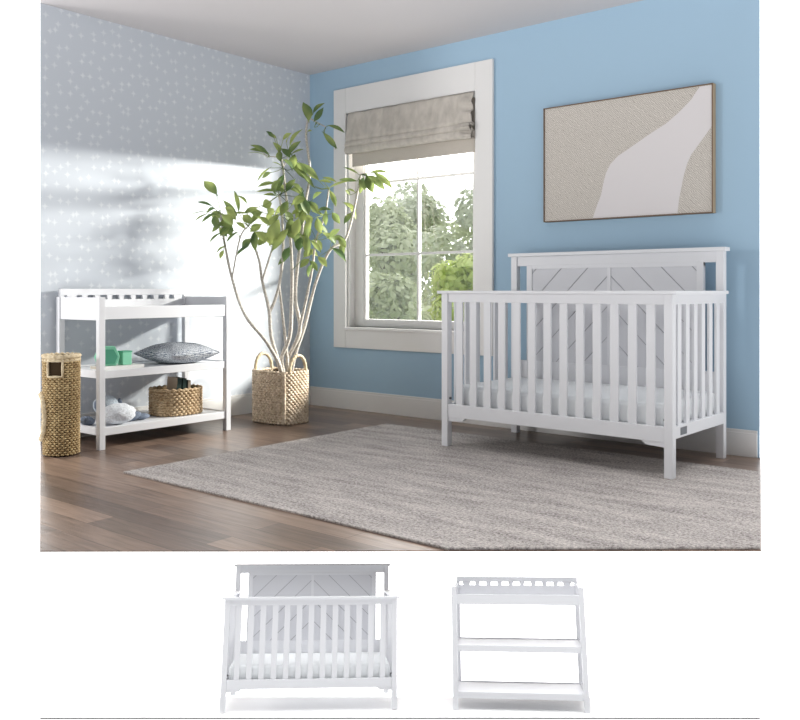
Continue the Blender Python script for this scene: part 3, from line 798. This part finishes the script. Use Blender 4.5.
mb = MB(); mb.grid([[(p.x*.93, p.y*.92, bh-.06+.006*noise.noise(Vector((p.x*30, p.y*30, 0)))) for p in even_loop(brx, bry, 4.6, 40)],
                    [(p.x*.5, p.y*.5, bh-.052+.012*noise.noise(Vector((p.x*40, p.y*40, 0)))) for p in even_loop(brx, bry, 4.6, 40)],
                    [(p.x*.02, p.y*.02, bh-.048) for p in even_loop(brx, bry, 4.6, 40)]], closed_u=True)
mb.build('soil', M['soil'], pb)
for sx in (-1, 1):
    pts = []
    for k in range(21):
        a = PI*k/20
        pts.append((sx*(brx-.004+.006*math.sin(a)), -.078*math.cos(a), bh-.03+.135*math.sin(a)**.75))
    mb = MB(); rope(mb, pts, .0125); mb.build('handle', M['rope'], pb)

# tall potted plant
plant = empty('potted_tree', (PB[0], PB[1], bh-.055))
tag(plant, 'tall leafy indoor tree with several thin bare stems in the braided basket by the window', 'plant')
PL = Vector((PB[0], PB[1], bh-.055))
def catmull(P, k=5):
    o = []
    for i in range(len(P)-1):
        p0, p1, p2, p3 = P[max(i-1, 0)], P[i], P[i+1], P[min(i+2, len(P)-1)]
        for j in range(k):
            t = j/k
            o.append(.5*((2*p1)+(-p0+p2)*t+(2*p0-5*p1+4*p2-p3)*t*t+(-p0+3*p1-3*p2+p3)*t**3))
    o.append(P[-1]); return o
for st in STEMS:
    P = [Vector(q[:3])-PL for q in st]; rr = [q[3] for q in st]
    if P[0].z < .1:
        P.insert(0, Vector((P[0].x*.75, P[0].y*.75, -.012))); rr.insert(0, rr[0]*1.05)
    C = catmull([Vector(p) for p in P]); n = len(C)
    rads = []
    for i in range(n):
        t = i/(n-1)*(len(rr)-1); j = min(int(t), len(rr)-2)
        rads.append((rr[j]+(rr[j+1]-rr[j])*(t-j))*(1+.10*noise.noise(C[i]*25)))
    MB().tube(C, rads, 8).build('stem', M['bark'], plant)
def leaf(bm, base, tip, wid, toward, rnd):
    a = tip-base; L = a.length; a.normalize()
    nrm = (toward*rnd.uniform(.5, 1)+Vector((rnd.uniform(-.4, .4), rnd.uniform(-.4, .4), rnd.uniform(.25, .9)))).normalized()
    nrm = (nrm-a*nrm.dot(a)).normalized(); s = a.cross(nrm)
    prof = [(0, .06), (.10, .10), (.22, .52), (.38, .88), (.55, 1), (.70, .86), (.84, .52), (.94, .2), (1, .01)]
    rows = []
    droop = rnd.uniform(.02, .10)*L
    for t, w in prof:
        c = base+a*(L*t)+nrm*(droop*math.sin(PI*t))
        hw = wid/2*w
        rows.append([bm.verts.new(c+s*hw+nrm*hw*.35), bm.verts.new(c+s*hw*.5+nrm*hw*.13), bm.verts.new(c), bm.verts.new(c-s*hw*.5+nrm*hw*.13), bm.verts.new(c-s*hw+nrm*hw*.35)])
    for A, B in zip(rows, rows[1:]):
        for k in range(4):
            f = bm.faces.new((A[k], A[k+1], B[k+1], B[k])); f.smooth = True
rnd = random.Random(11)
fm = MB()
view = Vector((.63, -.77, .1)).normalized()
for L_ in LEAVES:
    leaf(fm.bm, Vector(L_[0:3])-PL, Vector(L_[3:6])-PL, L_[6], view, rnd)
# leaf stalks
for L_ in LEAVES:
    b_ = Vector(L_[0:3])-PL; t_ = Vector(L_[3:6])-PL
    best = min((Vector(q[:3])-PL for st in STEMS for q in st), key=lambda q: (q-b_).length)
    d = best-b_
    if .01 < d.length < .22:
        fm.tube([b_+(t_-b_)*.12, b_.lerp(best, .5)+Vector((0, 0, -.006)), best], [.0018, .0022, .0026], 5)
fm.build('foliage', M['leaf'], plant)

# hamper
HP = Vector((.447, -2.425, 0))
hm = empty('laundry_hamper', HP)
tag(hm, 'tall narrow woven rattan laundry hamper with square hand hole on the floor', 'laundry basket')
hr, hh = .092, .575
va = math.degrees(math.atan2(-.7714, .6363)) % 360        # azimuth that faces the doorway side
mb = MB(); woven_rows(mb, hr, hr, 2, .012, hh-.03, 42, .0045, .0052, 24, 1.04, hole=(va-25, va+25, .452, .548), n=168)
mb.build('woven_body', M['hamper_straw'], hm)
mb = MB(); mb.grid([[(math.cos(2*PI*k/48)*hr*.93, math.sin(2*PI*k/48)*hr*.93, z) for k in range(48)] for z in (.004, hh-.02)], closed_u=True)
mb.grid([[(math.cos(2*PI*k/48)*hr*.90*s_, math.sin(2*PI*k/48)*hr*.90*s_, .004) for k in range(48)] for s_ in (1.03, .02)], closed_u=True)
mb.build('added_backing', M['basket_shade'], hm)  # dark shell reaches behind the hand hole as painted shade
mb = MB()
for k in range(24):
    a = 2*PI*(k+.5)/24; ang = math.degrees(a) % 360
    inh = va-25 < ang < va+25
    segs = [(.008, .452), (.548, hh-.02)] if inh else [(.008, hh-.02)]
    for z0, z1 in segs: mb.tube([(math.cos(a)*hr*(1+.04*z0/hh), math.sin(a)*hr*(1+.04*z0/hh), z0), (math.cos(a)*hr*(1+.04*z1/hh), math.sin(a)*hr*(1+.04*z1/hh), z1)], .0036, 5)
mb.build('stakes', M['hamper_straw'], hm)
mb = MB()
for dz, rr in ((0, .0115), (-.020, .0095)):
    pts = [(math.cos(2*PI*k/90)*hr*1.045, math.sin(2*PI*k/90)*hr*1.045, hh-.012+dz+.002*math.sin(k*1.4)) for k in range(90)]
    mb.tube(pts, [rr*(1+.15*math.sin(k*1.4)) for k in range(90)], 7, closed=True)
mb.build('rim', M['rope'], hm)
mb = MB()
ha = [math.radians(va+d) for d in (-25, 25)]
def cyl(a, z, k=1.06): return (math.cos(a)*hr*k, math.sin(a)*hr*k, z)
mb.tube([cyl(ha[0], .452), cyl((ha[0]+ha[1])/2, .452), cyl(ha[1], .452), cyl(ha[1], .5), cyl(ha[1], .548), cyl((ha[0]+ha[1])/2, .548), cyl(ha[0], .548), cyl(ha[0], .5)], .008, 6, closed=True)
mb.build('hand_hole_rim', M['rope'], hm)
mb = MB(); pts = []
for k in range(25):
    t = -PI/2+PI*k/24
    # loop lying against the side of the hamper
    a = math.radians(va-66+32*math.cos(t)**.8 if math.cos(t) > 0 else va-66)
    pts.append((math.cos(a)*(hr+.016), math.sin(a)*(hr+.016), .222+.125*math.sin(t)))
rope(mb, pts, .016); mb.build('side_handle', M['rope'], hm)

# small basket on the lower shelf with books
SB = (.300, -1.535)
sb = empty('storage_basket', (SB[0], SB[1], SH0)); tag(sb, 'low round braided basket on the lower shelf with books inside', 'basket')
mb = MB(); woven_rows(mb, .130, .160, 2.6, .012, .163, 10, .004, .0095, 30)
mb.build('woven_body', M['bin_straw'], sb)
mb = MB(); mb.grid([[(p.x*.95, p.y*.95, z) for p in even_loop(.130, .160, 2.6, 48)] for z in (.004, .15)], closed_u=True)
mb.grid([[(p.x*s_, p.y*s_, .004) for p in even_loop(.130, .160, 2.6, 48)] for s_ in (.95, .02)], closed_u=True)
mb.build('added_backing', M['basket_shade'], sb)
mb = MB(); P = even_loop(.133, .163, 2.6, 110)
mb.tube([(p.x, p.y, .168+.003*math.sin(k*1.3)) for k, p in enumerate(P)], [.009*(1+.18*math.sin(k*1.3)) for k in range(110)], 7, closed=True)
mb.build('rim', M['bin_straw'], sb)
def book(name, w, h, t, loc, rot, cover, label, spine=None, group=None):
    r = empty(name, loc); r.rotation_euler = rot
    c = MB(); c.box(0, w, 0, .003, 0, h, .0008); c.box(0, w, t-.003, t, 0, h, .0008); c.build('cover', cover, r)
    c = MB(); c.box(-.003, .0005, 0, t, 0, h, .0008); c.build('spine', spine or cover, r)
    c = MB(); c.box(.001, w-.004, .003, t-.003, .004, h-.004); c.build('pages', M['paper_page'], r)
    tag(r, label, 'book', group); return r
ang = math.radians(60)
for i, (dx, dy, t, cov, sp, lab, h, lean) in enumerate((
        (.00, -.045, .030, M['book_tan'], M['book_green'], 'tan book with dark green spine, frontmost in the shelf basket', .232, .10),
        (.010, .003, .024, M['book_green'], M['book_green'], 'dark green book standing behind the tan one in the basket', .228, .04),
        (.020, .040, .020, M['book_green'], M['book_tan'], 'thin dark green book with tan spine, rearmost in the basket', .212, .02))):
    book('book', .15, h, t, (SB[0]+.085+dx*.4, SB[1]+.005+dy, SH0+.010), (lean, 0, PI*.94), cov, lab, sp, 'books in the braided basket')

# pillow on the middle shelf
def cushion(mb, a, b, h, n=36):
    for side in (1, -1):
        rows = []
        for i in range(n+1):
            u = -1+2*i/n; row = []
            for j in range(n+1):
                v = -1+2*j/n
                k = max(0, (1-abs(u)**2.4))*max(0, (1-abs(v)**2.4))
                z = h*k**.55
                px, py = u*a*(1-.10*(1-u*u)*0-.07*(1-abs(v))*abs(u)**3), v*b*(1-.07*(1-abs(u))*abs(v)**3)
                z += .004*noise.noise(Vector((u*3, v*3, side)))
                row.append((px, py, side*z))
            rows.append(row if side > 0 else row[::-1])
        mb.grid(rows)
    bmesh.ops.remove_doubles(mb.bm, verts=mb.bm.verts, dist=.0005)
mb = MB(); cushion(mb, .200, .200, .070)
pil = mb.build('throw_pillow', M['pillow']); pil.location = (.315, -1.535, SH1+.066); pil.rotation_euler = (0, 0, .1)
tag(pil, 'navy and white knitted throw pillow lying flat on the middle shelf', 'pillow')

# books and mint toys on the middle shelf
bk = book('book', .17, .27, .022, (.450, -2.150, SH1), (0, 0, 0), M['book_white'], 'flat white hardcover book on the middle shelf, under the toys', None)
bk.rotation_euler = Matrix(((-1, 0, 0), (0, 0, 1), (0, 1, 0))).to_euler()
ZT = SH1+.022
c = MB(); c.box(-.03, .03, -.032, .032, 0, .085, .004)
t1 = empty('toy_block', (.385, -1.975, ZT)); c.build('block_body', M['mint'], t1)
MB().box(-.033, .033, -.035, .035, .078, .086, .002).build('lid', M['mint_dark'], t1)
tag(t1, 'small square mint green toy box standing on the white book', 'toy')
c = MB(); c.prism([(-.050, 0), (.050, 0), (.072, .055), (.042, .118), (-.042, .118), (-.072, .055)], -.026, .026, axis='x', bev=.004)
t2 = empty('toy_house', (.372, -2.088, ZT)); t2.rotation_euler = (0, 0, -.3)
c.build('house_body', M['mint'], t2)
MB().prism([(-.038, .012), (.038, .012), (.056, .055), (.032, .100), (-.032, .100), (-.056, .055)], .026, .030, axis='x').build('front_panel', M['mint_dark'], t2)
tag(t2, 'six-sided mint green toy block beside the table leg', 'toy')

# plush toy on the lower shelf
pt = empty('plush_toy', (.350, -2.045, SH0)); tag(pt, 'fluffy white and grey plush toy lying on the lower shelf', 'plush toy')
MB().blob((.055, .01, .064), (.085, .112, .062), 4, .10, 7).build('body', M['plush'], pt)
hd = MB().blob((-.06, .0, .108), (.070, .078, .060), 4, .05, 5).build('head', M['plush_grey'], pt)
for sy in (-1, 1): MB().blob((-.035, sy*.080, .118), (.016, .014, .026), 3).build('ear', M['plush_dark'], hd)
for sy in (-1, 1):
    MB().blob((-.01+.02*sy, sy*.142, .030), (.040, .052, .028), 3, .12, 5, rot=(.3*sy, 0, -.4*sy)).build('foot', M['plush_dark'], pt)
MB().blob((.02, .205, .022), (.030, .052, .020), 3, .1, 5).build('tail', M['plush_dark'], pt)

# ------------------------------------------------------------------ rug
rp = [(1.175, -2.492), (3.231, -2.492), (4.103, -1.769), (3.69, -.415), (1.175, -.415)]
# cut along the same edge as the floor
def right_edge(y): return XR+(4.110-XR)*((.0-y)/1.769)
rp = [(1.175, -2.492), (3.232, -2.492), (right_edge(-1.765)-.004, -1.765), (right_edge(-.415)-.004, -.415), (1.175, -.415)]
rug = MB().prism(rp, 0, RUG_T, bev=.003).build('area_rug', M['rug'])
tag(rug, 'large heathered grey beige area rug on the wood floor under the crib', 'rug')

# ------------------------------------------------------------------ outdoors, seen through the window
gr = MB().prism([(-17, 7.2), (-6, 5), (-.4, 6), (-2.0, 13), (-4, 17), (-17, 17)], -.6, -.5).build('ground', M['grass']); struct(gr)
def far_tree(x, y, h, r, mat, label, seed, n=2600):
    rd = random.Random(seed)
    t = empty('garden_tree', (x, y, -.5))
    MB().tube([(0, 0, 0), (.05, .02, h*.35), (-.05, 0, h*.72)], [.13, .10, .05], 8).build('trunk', M['tree_bark'], t)
    m = MB(); bm = m.bm
    lobes = [(Vector((rd.uniform(-.6, .6)*r, rd.uniform(-.6, .6)*r, h*rd.uniform(.14, .80))), r*rd.uniform(.38, .62)) for _ in range(15)]
    lobes.append((Vector((0, 0, h-r*.45)), r*.45))
    for k in range(n):
        c_, rr = lobes[k % len(lobes)]
        d = Vector((rd.gauss(0, 1), rd.gauss(0, 1), rd.gauss(0, 1))).normalized()
        p = c_+d*rr*rd.uniform(.72, 1.05)
        p.z = max(p.z, .1)
        s = rd.uniform(.05, .11)*(.8+y*.03)
        nrm = (d+Vector((rd.uniform(-.6, .6), rd.uniform(-.6, .6), rd.uniform(-.2, .9)))).normalized()
        a = nrm.orthogonal().normalized(); a.rotate(Matrix.Rotation(rd.uniform(0, 6.28), 3, nrm)); b = nrm.cross(a)
        bm.faces.new([bm.verts.new(p+a*s), bm.verts.new(p+b*s*.5), bm.verts.new(p-a*s), bm.verts.new(p-b*s*.5)])
    m.build('crown', mat, t)
    tag(t, label, 'tree', 'trees outside the window')
    return t
TREES = [
 (-3.55, 7.4, 2.1, .75, 'tree_c', 'bright yellow-green bush at the lower right of the window view', 4000),
 (-5.2, 7.4, 1.75, .68, 'tree_a', 'low olive bush in front of the trees, right of the middle window bar', 2600),
 (-6.8, 7.4, 1.9, .70, 'tree_b', 'low grey-green bush in front of the trees at the lower left of the window', 2600),
 (-5.6, 10.6, 3.75, 1.14, 'tree_b', 'grey-green tree seen in the right half of the window behind the bushes', 6500),
 (-8.3, 10.6, 3.7, 1.14, 'tree_a', 'olive tree in the left half of the window behind the bushes', 6500),
 (-7.2, 14.2, 4.5, 1.3, 'tree_a', 'farthest olive tree at the right edge of the window view', 6500),
 (-10.3, 14.2, 4.6, 1.3, 'tree_b', 'farthest grey-green tree, tallest crown near the middle window bar', 6500),
 (-13.4, 14.2, 4.5, 1.3, 'tree_b', 'farthest grey-green tree at the left edge of the window view', 6500),
]
for i, (x, y, h, r, mt, lab, n) in enumerate(TREES):
    far_tree(x, y, h, r, M[mt], lab, 20+i, n)

# ------------------------------------------------------------------ the same two pieces on a white display board in front of the room floor
TILT = math.radians(15)
BUP = (UP*math.cos(TILT)+F*math.sin(TILT)).normalized()
BBK = (F*math.cos(TILT)-UP*math.sin(TILT)).normalized()
def on_ray(px, py, Z): return EYE+R*((px-400)/FOC*Z)+F*Z+UP*(-(py-290)/FOC*Z)
P0 = on_ray(400, 712, 2.78)
def on_board(px, py):
    d = R*((px-400)/FOC)+F-UP*((py-290)/FOC)
    return EYE+d*((P0-EYE).dot(BUP)/d.dot(BUP))
def stand(root, px, py, width_px, width, depth, yaw):
    p = on_board(px, py); Z = (p-EYE).dot(F); s = width_px/FOC*Z/width
    X = R*math.cos(yaw)+BBK*math.sin(yaw); Y = BUP.cross(X)
    rot = Matrix((X, Y, BUP)).transposed()
    root.location = p+Y*(depth/2*s); root.rotation_euler = rot.to_euler(); root.scale = (s, s, s*.94)
crib2 = copy_tree(crib); stand(crib2, 309, 712, 177, CL, CD, .09)
tag(crib2, 'white chevron crib shown alone on the white board, left of the changing table', 'crib', 'white chevron cribs')
matt2 = copy_tree(matt); matt2.location = crib2.location; matt2.rotation_euler = crib2.rotation_euler; matt2.scale = crib2.scale
tag(matt2, 'white mattress in the crib on the white board below the room', 'mattress', 'crib mattresses')
table2 = copy_tree(table); stand(table2, 521, 711.5, 136, TL, TD, -.12)
tag(table2, 'white empty changing table shown alone on the white board, right of the crib', 'changing table', 'white changing tables')
a0, a1 = on_board(40, 717.5), on_board(760, 717.5)
b0, b1 = a0+BBK*.335, a1+BBK*.335
bm_ = MB(); t = bm_.bm
up_ = [t.verts.new(p-BUP*.0005) for p in (a0, a1, b1, b0)]; dn_ = [t.verts.new(p-BUP*.0055) for p in (a0, a1, b1, b0)]
t.faces.new(up_); t.faces.new(dn_[::-1])
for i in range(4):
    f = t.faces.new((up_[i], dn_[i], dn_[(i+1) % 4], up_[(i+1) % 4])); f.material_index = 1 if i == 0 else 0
bmesh.ops.recalc_face_normals(t, faces=t.faces)
bd = bm_.build('display_board', [M['board'], M['board_edge']])
tag(bd, 'wide thin white display board with a grey edge, below the room floor', 'display board')

# ------------------------------------------------------------------ light
w = bpy.data.worlds.new('white_sky'); scn.world = w; w.use_nodes = True
nt = w.node_tree; bg = nt.nodes['Background']
bg.inputs['Color'].default_value = (1, 1, 1, 1)
tc = nt.nodes.new('ShaderNodeTexCoord'); sp = nt.nodes.new('ShaderNodeSeparateXYZ'); nt.links.new(tc.outputs['Generated'], sp.inputs[0])
def ramp(sock, a, b_, lo, hi):
    r_ = nt.nodes.new('ShaderNodeMapRange'); r_.interpolation_type = 'SMOOTHSTEP'
    for k_, v_ in (('From Min', a), ('From Max', b_), ('To Min', lo), ('To Max', hi)): r_.inputs[k_].default_value = v_
    nt.links.new(sock, r_.inputs['Value']); return r_.outputs['Result']
# open sky behind the house is brightest, the white studio ground is bright, the studio in front is dimmer
up_front = ramp(sp.outputs['Z'], .75, .95, SKY_FRONT, SKY_TOP)
low = ramp(sp.outputs['Z'], -.12, .0, 1, 0)
ahead = ramp(sp.outputs['Y'], .22, .44, 0, 1)
def lerp(a, b_, f_):
    m_x = nt.nodes.new('ShaderNodeMix'); m_x.data_type = 'FLOAT'
    for nm, v_ in (('A', a), ('B', b_), ('Factor', f_)):
        if isinstance(v_, (int, float)): m_x.inputs[nm].default_value = v_
        else: nt.links.new(v_, m_x.inputs[nm])
    return m_x.outputs['Result']
s1 = lerp(up_front, SKY_LOW, low)
s2 = lerp(s1, lerp(1.0, SKY_AHEAD, ramp(sp.outputs['X'], -.2, .15, 1, 0)), ahead)
nt.links.new(s2, bg.inputs['Strength'])
day = bpy.data.lights.new('window_daylight', 'AREA'); day.shape = 'RECTANGLE'; day.size = 1.3; day.size_y = .12; day.energy = DAY; day.color = (1, .96, .895)
do = bpy.data.objects.new('window_daylight', day); COL.objects.link(do)
do.location = (2.45, 2.1, 2.01); do.rotation_euler = (Vector((0, -2.0, 1.3))-do.location).to_track_quat('-Z', 'Y').to_euler()
key = bpy.data.lights.new('unseen_side_lamp', 'AREA'); key.shape = 'RECTANGLE'; key.size = .6; key.size_y = .8; key.energy = KEY; key.color = (1, .98, .96)  # added unseen area lamp from the left, throws the crib's shadow; no window here
ko = bpy.data.objects.new('unseen_side_lamp', key); COL.objects.link(ko)
ko.location = (-1.9, -5.7, 1.8); ko.rotation_euler = (Vector((3.2, -.2, .9))-ko.location).to_track_quat('-Z', 'Y').to_euler()

vs = scn.view_settings
scn.display_settings.display_device = 'sRGB'
vs.view_transform = 'Standard'; vs.look = 'None'; vs.exposure = EXPO; vs.gamma = 1; vs.use_curve_mapping = False
